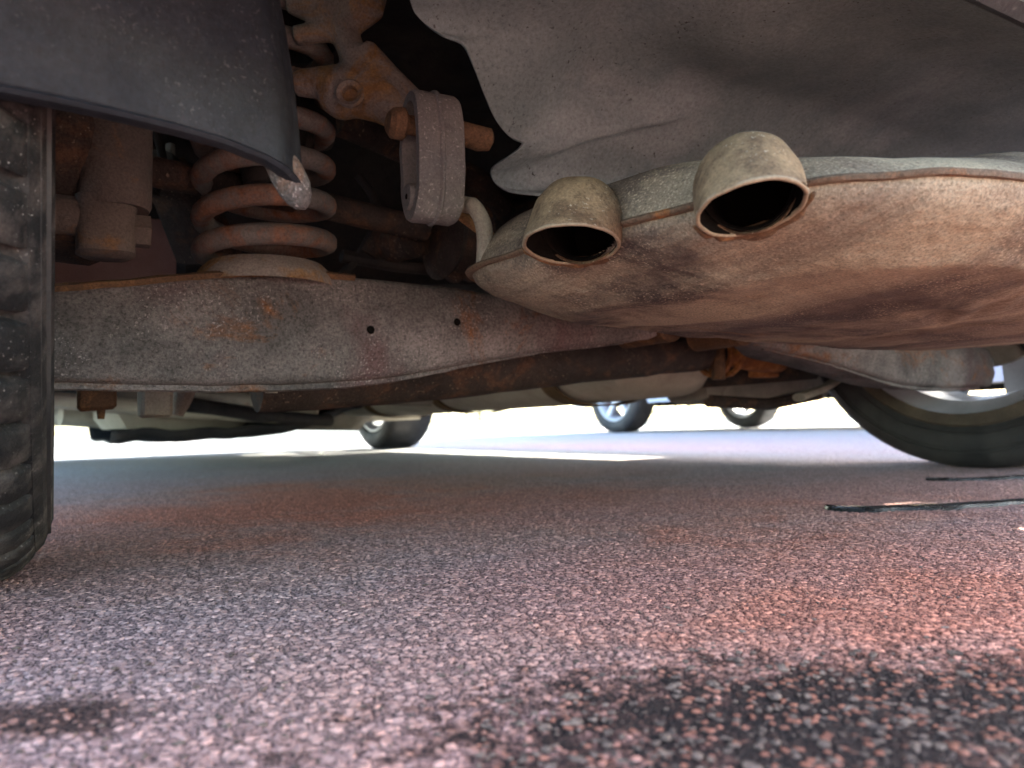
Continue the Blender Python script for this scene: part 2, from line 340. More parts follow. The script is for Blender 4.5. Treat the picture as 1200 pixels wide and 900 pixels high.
# ------------------------------------------------------------------ ground
def make_ground():
    r = [.11]
    while r[-1] < 2.2: r.append(r[-1]*1.0048)
    while r[-1] < 900: r.append(r[-1]*1.12)
    c0 = math.pi/2 - YAW
    a = list(np.arange(c0-R_(41), c0+R_(41), .0017)); a1 = list(np.linspace(a[-1]+.05, a[0]+2*math.pi-.05, 60))
    ang = np.array(a + a1); r = np.array(r)
    X = np.outer(r, np.cos(ang)); Y = np.outer(r, np.sin(ang)); n = len(ang); k = len(r)
    v = np.zeros((n*k+1, 3)); v[:-1, 0] = X.ravel(); v[:-1, 1] = Y.ravel()
    i, j = np.meshgrid(np.arange(k-1), np.arange(n), indexing='ij'); j2 = (j+1) % n
    q = np.stack([i*n+j, (i+1)*n+j, (i+1)*n+j2, i*n+j2], -1).reshape(-1, 4)
    tri = np.stack([np.full(n, n*k), np.arange(n), (np.arange(n)+1) % n], -1)
    me = bpy.data.meshes.new('ground'); me.vertices.add(len(v)); me.vertices.foreach_set('co', v.ravel())
    loops = np.concatenate([q.ravel(), tri.ravel()]); me.loops.add(len(loops)); me.loops.foreach_set('vertex_index', loops.astype(np.int32))
    np_ = len(q)+len(tri); me.polygons.add(np_)
    st = np.concatenate([np.arange(len(q))*4, len(q)*4+np.arange(len(tri))*3]); me.polygons.foreach_set('loop_start', st.astype(np.int32))
    me.polygons.foreach_set('use_smooth', np.ones(np_, bool)); me.update(calc_edges=True); me.validate()
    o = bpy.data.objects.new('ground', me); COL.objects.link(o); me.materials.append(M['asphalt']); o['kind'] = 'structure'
    return o
ground = make_ground()
GZ = .002                                        # mean height of the stone relief

# ------------------------------------------------------------------ car bodies (paint shell, glass, lamps)
def car_shell(root, cx, y0, y1, axles, W, rw, roof, belt, sill, paint_mat, front_low=.22, rear_low=.27, rear_under=.0):
    """side panels with wheel arches, roof strip, bumpers, windows; y0 rear end, y1 front end"""
    L = y1-y0; ys = sorted(set([y0+L*i/110 for i in range(111)])); rx = [y0+L*t for t, z in roof]; rz = [z for t, z in roof]
    rows = 20; zr = max(rz)
    def wid(y, z):
        s = (y-y0)/L; e = 1-abs(2*s-1)**7*.30
        t = max(0, (z-belt)/(zr-belt)); b = sstep(.12, .5, z)
        return W*e*(1-.24*t*t-.05*t)*(.94+.06*b)
    def bot(y):
        z = interp(y, [y0, y0+.35, y0+.6, y1-.5, y1], [rear_low, rear_low, sill, sill, front_low])
        for a in axles:
            ra = rw+.055
            if abs(y-a) < ra: z = max(z, rw+math.sqrt(ra*ra-(y-a)**2))
        return z
    grid = {}
    for sgn in (-1, 1):
        for i, y in enumerate(ys):
            zb = bot(y); zt = interp(y, rx, rz)
            for j in range(rows+1):
                z = zb+(zt-zb)*j/rows; grid[sgn, i, j] = (cx+sgn*wid(y, z), y, z)
    pillars = [y0+L*t for t in (.18, .40, .62)]
    body = MB(); wins = {}
    for sgn in (-1, 1):
        for i in range(len(ys)-1):
            for j in range(rows):
                q = [grid[sgn, i, j], grid[sgn, i+1, j], grid[sgn, i+1, j+1], grid[sgn, i, j+1]]
                zc = sum(p[2] for p in q)/4; yc = sum(p[1] for p in q)/4; zt = interp(yc, rx, rz)
                if belt+.03 < zc < zt-.07 and min(abs(yc-p) for p in pillars) > .045:
                    k = (sgn, sum(yc > p for p in pillars)); wins.setdefault(k, MB()).add(q, [(0, 1, 2, 3)])
                else: body.add(q, [(0, 1, 2, 3)])
    tops = {}; nx = 8
    for i in range(len(ys)-1):
        A0, A1 = grid[-1, i, rows], grid[1, i, rows]; B0, B1 = grid[-1, i+1, rows], grid[1, i+1, rows]
        slope = abs(B0[2]-A0[2])/(ys[i+1]-ys[i]); zc = (A0[2]+B0[2])/2
        tgt = tops.setdefault(('f' if ys[i] > y0+L/2 else 'r'), MB()) if (slope > .28 and zc > belt) else body
        for k in range(nx):
            def pt(P0, P1, t): return (P0[0]+(P1[0]-P0[0])*t, P0[1], P0[2]+.02*(1-(2*t-1)**2))
            tgt.add([pt(A0, A1, k/nx), pt(A0, A1, (k+1)/nx), pt(B0, B1, (k+1)/nx), pt(B0, B1, k/nx)], [(0, 1, 2, 3)])
    for i, off in ((0, -1), (len(ys)-1, 1)):
        for j in range(rows):
            for k in range(nx):
                def pe(jj, t):
                    a = Vector(grid[-1, i, jj]); b = Vector(grid[1, i, jj]); p = a.lerp(b, t); bul = (1-(2*t-1)**2)
                    p.y += off*.10*bul*sstep(-.05, .5, jj/rows); return p
                body.add([pe(j, k/nx), pe(j, (k+1)/nx), pe(j+1, (k+1)/nx), pe(j+1, k/nx)], [(0, 1, 2, 3)])
    o = body.build('body_shell', paint_mat, root)
    for k, mb in wins.items(): mb.build('side_window', 'glass', root)
    for k, mb in tops.items(): mb.build('windscreen' if k == 'f' else 'rear_window', 'glass', root)
    for sgn in (-1, 1):
        xl = cx+sgn*W*.66
        MB().box((xl-.14, y1-.17, .60), (xl+.14, y1-.02, .72), .03).build('headlamp', 'lamp', root)
        MB().box((xl-.12, y0-.005, .66), (xl+.12, y0+.12, .86), .03).build('tail_lamp', 'redlamp', root)
        xm = cx+sgn*(W+.08)
        MB().box((xm-.09, y1-L*.37-.05, belt-.02), (xm+.09, y1-L*.37+.06, belt+.11), .03).build('wing_mirror', paint_mat, root)
    return o
def tyre_profile(R, w, rim):
    """(offset across, radius) from one bead over the tread to the other"""
    h = w/2; s = R-rim
    half = [(h*.86, rim), (h*.97, rim+s*.18), (h*1.03, rim+s*.42), (h*1.03, rim+s*.58), (h*.98, rim+s*.76), (h*.94, rim+s*.84), (h*.90, R-.010), (h*.82, R-.0035), (h*.68, R-.001), (h*.35, R)]
    return [(-a, r) for a, r in half] + [(a, r) for a, r in half[::-1]]
def wheel(root, c, R, w, rim, out, nspoke=7, tyre_mat='tyre', rim_mat='alloy', seg=72):
    """tyre and rim; out = +1/-1, the side the spokes are on (along x)"""
    c = Vector(c); t = MB().lathe(tyre_profile(R, w, rim), c, (1, 0, 0), seg).build('tyre', tyre_mat, root)
    h = w/2
    prof = [(-h*.86, rim+.012), (-h*.94, rim+.010), (-h*.94, rim+.002), (-h*.80, rim-.004), (-h*.7, rim-.020), (-h*.1, rim-.030), (h*.55, rim-.022), (h*.88, rim-.004), (h*.94, rim+.004), (h*.94, rim+.011), (h*.86, rim+.012)]
    rm = MB().lathe([(d*out, r) for d, r in prof], c, (1, 0, 0), seg).build('rim', rim_mat, root)
    hub = MB().lathe([(out*h*.2, .0), (out*h*.2, .078), (out*h*.72, .068), (out*h*.78, .03), (out*h*.78, 0)], c, (1, 0, 0), 28).build('hub', rim_mat, rm)
    for k in range(nspoke):
        a = 2*math.pi*k/nspoke+.2; d = Vector((0, math.cos(a), math.sin(a))); s = Vector((0, -math.sin(a), math.cos(a)))
        rings = []
        for r, wd, x, th in ((.055, .030, .62, .030), (.12, .021, .74, .026), (rim-.018, .030, .80, .022)):
            p = c + d*r; x0 = out*h*x; rings.append([p+s*wd+Vector((x0-out*th, 0, 0)), p-s*wd+Vector((x0-out*th, 0, 0)), p-s*wd*.7+Vector((x0, 0, 0)), p+s*wd*.7+Vector((x0, 0, 0))])
        MB().loft(rings).build('spoke', rim_mat, rm, angle=40)
    return t, rm

# =================================================================== the car overhead
CARX = .645; AX0, AX1 = .64, 3.34; RT = .317; TW = .21; RIM = .222
XL, XR = -TW/2*1.03, 1.29+TW/2*1.03
car = thing('parked_car', 'red car seen from below with rusty suspension and twin tailpipe muffler', 'car', (CARX, 1.9, 0))
car_shell(car, CARX, .10, 3.92, (AX0, AX1), .915, RT, [(0, .62), (.02, .95), (.06, 1.02), (.20, 1.40), (.36, 1.46), (.55, 1.44), (.72, 1.02), (.95, .80), (1, .55)],
          .95, .215, M['red'], front_low=.20, rear_low=.285)

# --- left rear wheel
def rear_tyre_blocks(tyre, cx, inner):
    """tread blocks of the inner shoulder, each with slanted ends and a curved trailing edge"""
    n = 64; first = None; rest = MB()
    ribs = [(-.0045, -.040), (-.046, -.076), (-.082, -.128), (-.134, -.164), (-.170, -.198)]
    c = Vector((cx, AX0, RT)); u0 = cx+TW/2*1.03
    def prof_r(u):
        d = abs(u-cx)/(TW/2); return float(np.interp(d, [0, .35, .66, .78, .86, .92, .97, 1.0], [RT, RT, RT-.001, RT-.0035, RT-.009, RT-.016, RT-.026, RT-.036]))
    def block(mb, k, ua, ub, skew, gap, lift):
        a0 = 2*math.pi*k/n; da = 2*math.pi/n; vs = []; fs = []; m = 5
        for i in range(m+1):
            t = i/m; u = ua+(ub-ua)*t; sk = skew*(t**1.6); r = prof_r(u)+lift
            for ai, dr in ((gap/2, -.015), (gap/2, -.0012), (gap/2+.04, 0), (1-gap/2-.04, 0), (1-gap/2, -.0012), (1-gap/2, -.015)):
                an = a0+da*(ai+sk); vs.append((u, c.y-math.sin(an)*(r+dr), c.z-math.cos(an)*(r+dr)))
        for i in range(m):
            for j in range(5): fs.append((i*6+j, i*6+j+1, (i+1)*6+j+1, (i+1)*6+j))
        fs.append(tuple(range(6))); fs.append(tuple(m*6+j for j in range(6))[::-1]); mb.add(vs, fs)
    for ri, (a, b_) in enumerate(ribs):
        for k in range(n):
            if ri < 2 and 0 <= k <= 26:
                mb = MB(); block(mb, k, u0+a, u0+b_, (.75 if ri == 0 else -.5), .20 if k % 2 else .25, .0015); mb.build('tread_block', 'tread', tyre, angle=50)
            else: block(rest, k, u0+a, u0+b_, (.75, -.5, 0, .5, -.75)[ri], .15, .0015)
    o = rest.build('tread_pattern', 'tread', tyre, angle=50); o['kind'] = 'stuff'
cL = Vector((XL, AX0, RT))
tprof = [(d, r-.011 if abs(d) < TW/2*.84 else r-.008 if abs(d) < TW/2*.92 else r-.003 if abs(d) < TW/2*.96 else r) for d, r in tyre_profile(RT, TW, RIM)]
tl = MB().lathe(tprof, cL, (1, 0, 0), 96).build('tyre', 'tread', car); tl['label'] = 'worn muddy tread of the rear tyre beside the shock absorber'
rear_tyre_blocks(tl, XL, 1)
for dd, rr in ((TW/2*.955, RT-.024), (TW/2*.99, RT-.031), (TW/2*1.0, RT-.040)):       # raised lines on the sidewall
    MB().lathe([(dd-.001, rr-.002), (dd+.0028, rr-.0012), (dd+.0028, rr+.0012), (dd-.001, rr+.002)], cL, (1, 0, 0), 96).build('sidewall_rib', 'tyre', tl)
def rim_only(c, out):
    w2, r2 = wheel(car, c, RT, TW, RIM, out, 7)
    return w2, r2
# rim of the left wheel (its tyre is already there)
h = TW/2
rl = MB().lathe([(h*.86, RIM+.012), (h*.94, RIM+.010), (h*.9, RIM-.004), (h*.7, RIM-.02), (0, RIM-.03), (-h*.88, RIM-.006), (-h*.94, RIM+.01)], cL, (1, 0, 0), 64).build('rim', 'alloy', car)
for k in range(7):
    a = 2*math.pi*k/7; d = Vector((0, math.cos(a), math.sin(a))); s = Vector((0, -math.sin(a), math.cos(a)))
    MB().loft([[cL+d*r+s*wd+Vector((-h*.6, 0, 0)), cL+d*r-s*wd+Vector((-h*.6, 0, 0)), cL+d*r-s*wd+Vector((-h*.85, 0, 0)), cL+d*r+s*wd+Vector((-h*.85, 0, 0))] for r, wd in ((.03, .03), (.12, .022), (RIM-.015, .03))]).build('spoke', 'alloy', rl)
# --- the other wheels
tr, rr_ = wheel(car, (XR, AX0, RT), RT, TW, RIM, 1, 10); tr['label'] = 'dusty black tyre seen from its inner side'
MB().lathe([(-h*.99, RIM+.001), (-h*1.0, RIM+.012), (-h*1.02, RIM+.020), (-h*.98, RIM+.024)], (XR, AX0, RT), (1, 0, 0), 72).build('bead_ring', 'brownlip', tr)
for rr_, ww_ in ((RIM+.034, .0022), (RIM+.060, .0016), (RIM+.066, .0012)):
    dd_ = -TW/2*(1.035 if rr_ < RIM+.05 else 1.02)
    MB().lathe([(dd_+.002, rr_-ww_), (dd_-.0012, rr_-ww_*.5), (dd_-.0012, rr_+ww_*.5), (dd_+.002, rr_+ww_)], (XR, AX0, RT), (1, 0, 0), 72).build('sidewall_rib', 'tyre', tr)
wheel(car, (XR, AX1, RT), RT, TW, RIM, 1, 7); wheel(car, (XL, AX1, RT), RT, TW, RIM, -1, 7)
# brake discs, backing plates and knuckles
for x, s in ((XL, 1), (XR, -1)):
    kn = MB().ball((x+s*.115, AX0, RT), .062, 12, 8, (.9, 1, 1.2)); kn.tube([(x+s*.12, AX0+.03, RT+.02), (x+s*.10, AX0+.11, RT-.02)], .028); kn.tube([(x+s*.115, AX0, RT-.02), (x+s*.115, AX0-.01, .235)], .026)
    kn.wobble(.006, 30).build('hub_carrier', 'alloy' if s < 0 else 'darkrust', car)
    d = MB().lathe([(s*.02, .06), (s*.02, .145), (s*.032, .145), (s*.032, .06)], (x, AX0, RT), (1, 0, 0), 40).build('brake_disc', 'greydirt', car)
    MB().lathe([(s*.040, .05), (s*.042, .155), (s*.034, .160)], (x, AX0, RT), (1, 0, 0), 32, R_(-60), R_(150)).build('backing_plate', 'under', car)
    cal = MB().box((x-.02*1, AX0-.20, RT-.06), (x+s*.05 if s > 0 else x+.02, AX0-.10, RT+.07), .015) if s > 0 else MB().box((x-.06, AX0+.09, RT-.07), (x+.02, AX0+.18, RT+.06), .015)
    cal.wobble(.012, 22).build('brake_caliper', 'greydirt', car)

# --- lower control arms (stamped steel box, tapering inwards)
VA = .60
top_px = [(20, 337), (60, 335), (140, 330), (230, 321), (330, 317), (430, 324), (520, 333), (600, 345), (680, 362), (740, 375), (768, 382), (776, 387)]
bot_px = [(20, 447), (60, 447), (150, 449), (250, 451), (340, 450), (420, 446), (480, 439), (560, 425), (640, 411), (720, 402), (764, 397), (776, 391)]
T3 = [PV(x, y, VA) for x, y in top_px]; B3 = [PV(x, y, VA) for x, y in bot_px]
def control_arm(mirror):
    us = list(np.linspace(T3[0].x, T3[-1].x-.004, 44)); rings = []
    for u in us:
        zt = interp(u, [p.x for p in T3], [p.z for p in T3]); zb = interp(u, [p.x for p in B3], [p.z for p in B3]); hh = max(zt-zb, .006)
        e = sstep(T3[-1].x+.01, T3[-1].x-.10, u); dep = .03+.05*e; rc = min(.010, hh*.3)
        pts = []
        for t in np.linspace(0, 1, 10):                                    # rear face, slightly convex with a pressed waist
            pts.append((VA-.006*math.sin(math.pi*t)*e+.0035*math.exp(-((t-.5)/.16)**2)*e*sstep(.25, .15, u), zb+rc+(hh-2*rc)*t))
        for a in (30, 60, 90): pts.append((VA+rc-rc*math.cos(R_(a)), zt-rc+rc*math.sin(R_(a))))
        pts += [(VA+dep*.5, zt-.001), (VA+dep-rc, zt-.002), (VA+dep, zt-rc), (VA+dep, (zt+zb)/2), (VA+dep, zb+rc), (VA+dep-rc, zb), (VA+dep*.5, zb+.001)]
        for a in (90, 60, 30): pts.append((VA+rc-rc*math.cos(R_(a)), zb+rc-rc*math.sin(R_(a))))
        rings.append([((1.29-u) if mirror else u, v, z) for v, z in pts])
    mb = MB().loft(rings); mb.wobble(.0009, 45); o = mb.build('control_arm', 'arm', car, angle=60)
    fx = lambda u: (1.29-u) if mirror else u
    # rolled lower flange and upper seam
    fl = MB(); rg = []
    for u in np.linspace(T3[1].x, .53, 40):
        k_ = .35+.65*sstep(.40, .20, u); zb = interp(u, [p.x for p in B3], [p.z for p in B3]); rg.append([(fx(u), VA+.012, zb+.004), (fx(u), VA+.010, zb-.0045*k_), (fx(u), VA+.0135, zb-.0055*k_), (fx(u), VA+.018, zb+.003)])
    fl.loft(rg).wobble(.001, 60).build('lower_flange', 'arm', o)
    fl = MB(); rg = []
    for u in np.linspace(T3[1].x, .22, 24):
        zt = interp(u, [p.x for p in T3], [p.z for p in T3]); rg.append([(fx(u), VA+.002, zt-.004), (fx(u), VA-.0008, zt), (fx(u), VA+.003, zt+.0022), (fx(u), VA+.012, zt)])
    fl.loft(rg).wobble(.0012, 70).build('upper_seam', 'rust', o)
    return o
armL = control_arm(False); armL['label'] = 'long tapered rusty stamped arm carrying the coil spring'
armR = control_arm(True)
for px, py in ((433, 387), (534, 378)):
    p = PV(px, py, VA-.004); MB().lathe([(0, .0001), (0, .0030), (-.0006, .0036), (-.0012, .0030), (-.0012, 0.0001)], p+Vector((0, -.0036, 0)), (0, -1, 0), 14).build('drain_hole', 'soot', armL)
p = PV(318, 455, .62); MB().tube([p+Vector((0, 0, .008)), p-Vector((0, 0, .004))], [.006, .005], 10).build('rubber_plug', 'greydirt', armL)
# inner bushing of the arm
for u, o in ((.585, armL), (.705, armR)):
    pz = .205; MB().lathe([(-.035, .008), (-.035, .020), (.04, .020), (.04, .008)], (u, .63, pz), (0, 1, 0), 20, cap=True).build('bushing', 'rust', o)

# --- coil spring and its seat
SC = PV(312, 300, .64); sx, sy = SC.x, .64
zs = .249; pts = []
for k in range(0, 24*7+1):
    a = 2*math.pi*k/24; z = zs + (.033*(k/24-.45) if k > 18 else .033*.3*(k/18)**2) ; pts.append((sx+.0515*math.cos(a+.6), sy+.0515*math.sin(a+.6), z))
MB().tube(pts, .0089, 12).build('coil_spring', 'spring', car)['label'] = 'rusty coil spring above the control arm'
sp = MB().lathe([(0, .060), (.008, .058), (.014, .054), (.020, .048), (.022, .0)], (sx, sy, PV(312, 320, .6).z-.006), (0, 0, 1), 36); sp.build('spring_seat', 'cast', armL)
MB().lathe([(0, 0.001), (.0, .03), (.05, .028), (.09, .018), (.1, 0.001)], (sx, sy, .40), (0, 0, -1), 20).build('bump_stop', 'under', car)
MB().lathe([(0, .07), (.03, .066), (.05, .03)], (sx, sy, .455), (0, 0, 1), 24).build('spring_cup', 'under', car)

# --- shock absorber
sh = PV(131, 300, .585); su = sh.x
zz = lambda y: PV(131, y, .60).z
def rbox_ring(cx, cy, z, a, b, n=20, e=3.2):
    return [(cx+a*math.copysign(abs(math.cos(t))**(2/e), math.cos(t)), cy+b*math.copysign(abs(math.sin(t))**(2/e), math.sin(t)), z) for t in (2*math.pi*k/n for k in range(n))]
shock = MB().loft([rbox_ring(su+.003, .60, zz(246), .0225, .022, 22, 2.4), rbox_ring(su+.003, .60, zz(238), .0245, .024, 22, 2.2), rbox_ring(su+.003, .605, zz(130), .0255, .025, 22, 2.1), rbox_ring(su+.003, .62, .62, .0255, .025, 22, 2.1)]).wobble(.0012, 60).build('shock_absorber', 'shock', car)
MB().loft([rbox_ring(su-.003, .60, zz(303), .014, .012, 20, 4), rbox_ring(su-.003, .60, zz(299), .019, .018), rbox_ring(su-.003, .60, zz(250), .0195, .019), rbox_ring(su-.002, .60, zz(236), .021, .02)]).wobble(.0012, 60).build('lower_mount', 'shock', shock)
zb = zz(268)
MB().tube([(su+.012, .60, zb), (su+.026, .60, zb)], .0125, 6).build('bolt', 'shock', shock)
MB().tube([(su-.018, .60, zz(258)), (su-.055, .60, zz(258))], .0145, 12).build('mount_pin', 'shock', shock)

# --- wheel-housing panel behind the tyre (black plastic, hangs in front of the wheel)
VP = .33
ledge = [(-60, 92), (0, 104), (60, 116), (130, 130), (200, 146), (260, 163), (310, 183), (345, 203), (366, 216)]
L3 = [PV(x, y, VP) for x, y in ledge]
rtop = [(366, 216), (362, 175), (357, 130), (350, 80), (343, 30), (336, -20), (325, -120)]
R3 = [PV(x, y, VP) for x, y in rtop]
pan = MB(); n = 36; m = 26; g = []
for i in range(n+1):
    t = i/n; k = t*(len(L3)-1); a = int(min(k, len(L3)-2)); base = L3[a].lerp(L3[a+1], k-a); col = []
    for j in range(m+1):
        q = (j/m)**1.25; kk = q*(len(R3)-1); b_ = int(min(kk, len(R3)-2)); rp = R3[b_].lerp(R3[b_+1], kk-b_)-R3[0]
        p = base + Vector((rp.x*t, 0, rp.z*(1+.0*(1-t))))
        p.y -= .020*math.sin(min(q*1.3, 1)*math.pi/2)*(.5+.5*math.cos(t*math.pi)) - .012*sstep(.80, 1, t)   # bows towards the rear, rolls away at the free edge
        p += noise.noise_vector(p*14)*.002
        col.append(p)
    g.append(col)
for i in range(n):
    for j in range(m): pan.add([g[i][j], g[i+1][j], g[i+1][j+1], g[i][j+1]], [(0, 1, 2, 3)])
liner = pan.build('wheel_liner', 'plastic', car, angle=60, mods=[('SOLIDIFY', dict(thickness=.003, offset=1))]); liner['label'] = 'black dusty plastic panel hanging over the tyre'
lip = [p+Vector((0, .004, -.0005)) for p in [c[0] for c in g]]
MB().tube(lip, [.0022]*len(lip), 8, squash=(2.4, 1)).build('rolled_edge', 'plastic', liner)
# pale pointed tab hanging below its corner
ta = PV(326, 184, .345); tb = PV(359, 246, .345); tl_ = (tb-ta).length
MB().lathe([(0, .0001), (.0, .0075), (tl_*.3, .0086), (tl_*.6, .0080), (tl_*.8, .0062), (tl_*.93, .0036), (tl_, .0001)], ta, tb-ta, 22).wobble(.0010, 70).build('metal_tab', 'arm', liner)

# --- bumper valance at the rear edge
vl = MB(); rg = []
for u in np.linspace(-.05, 1.38, 60):
    e = abs(u-CARX)/.72; v0 = .136+.10*e**4; rg.append([(u, v0, .272), (u, v0+.006, .269), (u, v0+.012, .273), (u, v0+.002, .34), (u, v0-.03, .42), (u, v0-.06, .42)])
vl.loft(rg).build('bumper_valance', 'plastic', car)

# --- heat shield / floor above the muffler
out_px = [(470, -200, .392), (470, -60, .392), (481, 0, .385), (492, 22, .380), (515, 40, .374), (541, 52, .369), (555, 80, .358), (566, 108, .348), (580, 138, .336), (596, 157, .329), (612, 166, .325), (598, 179, .318), (582, 189, .313), (575, 198, .309), (581, 212, .302), (600, 221, .297), (640, 225, .293)]
E3 = smooth_path([PZ(x, y, z) for x, y, z in out_px], 5)
E3 = [Vector((E3[0].x, -.02, .392)), Vector((E3[0].x, .1, .392))] + E3
vv = [p.y for p in E3]; uu = [p.x for p in E3]; zz_ = [p.z for p in E3]
rows_ = [Vector((uu[0], v_, .392)) for v_ in np.linspace(.16, vv[2]-.01, 22)] + [p for p in E3[2:] if p.y > .16]
gs = []
def shield_z(u, v, z0, ue):
    f = sstep(0, .05, u-ue)
    z = z0 + .006*f
    z += .016*math.exp(-((u-.345-.25*(v-.40))/.030)**2)*sstep(.30, .38, v)*sstep(.50, .46, v)        # shallow pressed hollow
    z -= .012*math.exp(-((u-.46)/.09)**2-((v-.36)/.05)**2)
    z -= .010*math.exp(-((v-.470+.25*(u-.42))/.007)**2)*sstep(.33, .37, u)*sstep(.50, .45, u)        # crease
    z += .010*sstep(.5, .75, u) - .05*sstep(.33, .16, v)*sstep(.3, .5, u)
    return z + noise.noise(Vector((u*9, v*9, 0)))*.004
nr = len(rows_); v_a, v_b = rows_[0].y, max(p.y for p in rows_)
for ir, p in enumerate(rows_):
    u0 = p.x; ve = v_a+(v_b-v_a)*(ir/(nr-1))**.6; ze = .388-.093*sstep(.42, .55, ve); row = []
    for k in range(90):
        t = (k/89)**1.6; u = u0+(1.12-u0)*t; w_ = sstep(0, .16, u-u0); v = p.y+(ve-p.y)*w_; z0 = p.z+(ze-p.z)*w_
        row.append((u, v, shield_z(u, v, z0, u0)))
    gs.append(row)
MB().loft(gs, closed=False).build('heat_shield', 'shield', car, angle=70, mods=[('SOLIDIFY', dict(thickness=.0025, offset=0))])['label'] = 'grey pressed heat shield over the muffler'

# --- muffler: two pressed shells with a seam flange
CZ = .2075
def mpoint(a):
    """plan outline: rounded box u .275..0.95, v .145..0.50"""
    cx_, cy_, ax_, ay_, e = .615, .327, .340, .182, 4.2
    c_, s_ = math.cos(a), math.sin(a)
    r = (abs(c_)**e+abs(s_)**e)**(-1/e); v_ = cy_+ay_*r*s_
    return Vector((cx_+ax_*r*c_-.24*(v_-.288)*sstep(.1, -.8, c_), v_, 0)), Vector((cx_, cy_, 0))
NA = 800
def pipe_frame(cpx, cpy, Yd, wpx, roll_deg, back, tiltdeg):
    d = ray(cpx, cpy); d = d*(Yd/d.dot(fh)); c = CAM+d
    rad = wpx*.5*Yd/FPX
    vh = Vector((d.x, d.y, 0)).normalized(); side = vh.cross(Vector((0, 0, 1))).normalized()
    nrm = -Vector((0, 0, 1))*math.cos(R_(tiltdeg)) - vh*math.sin(R_(tiltdeg))
    nrm = (nrm + side*math.tan(R_(roll_deg))).normalized()
    bk = (vh*back[0] + side*back[1] + Vector((0, 0, back[2]))).normalized()
    a0 = (-nrm*math.cos(R_(38)) + bk*math.sin(R_(38))).normalized()
    side = (side - a0*side.dot(a0)).normalized()
    q1 = c + a0*rad*.78
    return c, rad, vh, side, nrm, [c, c+a0*rad*.4] + bez(q1, q1 + a0*.007, q1 + a0*.002 + bk*.055, 9), a0
PIPES = [pipe_frame(670, 287, .405, 114, 0, (1, .35, .10), 7), pipe_frame(880, 245, .322, 131, 9, (1, .10, .08), 8)]
def cut_pipes(mb):
    V = np.array(mb.v); bad = np.zeros(len(V), bool)
    for c, rad, vh, side, nrm, path, a0 in PIPES:
        dense = np.array([tuple(path[i_].lerp(path[i_+1], k/6)) for i_ in range(len(path)-1) for k in range(6)]); near = np.where(np.linalg.norm(V-np.array(c), axis=1) < .11)[0]
        d = np.linalg.norm(V[near][:, None]-dense[None], axis=2).min(1)
        rel = V[near]-np.array(c); n_ = np.array(nrm); dn = rel@n_; lat = np.linalg.norm(rel-np.outer(dn, n_), axis=1)
        bad[near] |= ((d < rad*.84-.001) | ((np.abs(dn) < .012) & (lat < rad*.99)))
    mb.f = [f for f in mb.f if len(f) > 10 or not any(bad[i_] for i_ in f)]; return mb
def shell(sign, depth, pw):
    rings = []
    for t in [1-.2*(k/44)**1.5 for k in range(45)] + [.77, .73, .68, .6, .48, .34, .18, .03]:
        ring = []
        for k in range(NA):
            a = 2*math.pi*k/NA; p, c = mpoint(a); q = c.lerp(p, t)
            z = CZ + sign*depth*(1 if sign > 0 else .76+.14*sstep(.4, .75, q.x))*((1-t**pw)**.5 if sign < 0 else (lambda w_: w_*(1-t**8)**.5+(1-w_)*(1-t**2.6))(.22+.53*sstep(.20, .31, p.y)*sstep(.62, .45, p.x)))
            if sign > 0:
                z += .010*math.sin(k*2*math.pi/NA*14+.6)*sstep(.9, .98, t)*sstep(1, .98, t)*0 + .009*max(0, math.sin((q.x*1.0+q.y*.2)*38+.9))*sstep(1.0, .93, t)*sstep(.5, .8, t)
            else:
                z -= .0035*math.exp(-((t-.80)/.05)**2)
                for du, dv, wu, wv_, am in ((.47, .30, .012, .05, .0045), (.53, .27, .010, .06, .005), (.40, .33, .014, .045, -.003), (.60, .33, .012, .07, .004), (.36, .26, .02, .03, .003)): z += am*math.exp(-((q.x-du)/wu)**2-((q.y-dv)/wv_)**2)
                z += .003*noise.noise(q*11)
            ring.append(q+Vector((0, 0, z)))
        rings.append(ring)
    m_ = MB().loft(rings, True, False); m_.add(rings[-1], [tuple(range(NA))]); return cut_pipes(m_)
muf = shell(-1, .054, 3.2).wobble(.0016, 22).wobble(.0007, 120).build('muffler', 'muffler', car, angle=60); muf['label'] = 'tan rust-stained oval muffler with two turned-down tailpipes'
shell(1, .050, 9).wobble(.0016, 22).build('upper_shell', 'muffler', muf, angle=60)
rings = []
for dd, zc in ((-.004, .0016), (.0042, .0018), (.0052, 0.0003), (.0042, -.0014), (-.004, -.0016)):
    ring = []
    for k in range(NA):
        a = 2*math.pi*k/NA; p, c = mpoint(a); nrm = (p-c).normalized()
        wv = .0018*noise.noise(Vector((p.x*30, p.y*30, 3))); ring.append(p+nrm*(dd+wv)+Vector((0, 0, CZ+zc+wv*.8)))
    rings.append(ring)
cut_pipes(MB().loft(rings, True, False)).build('seam_flange', 'seam', muf, angle=60)

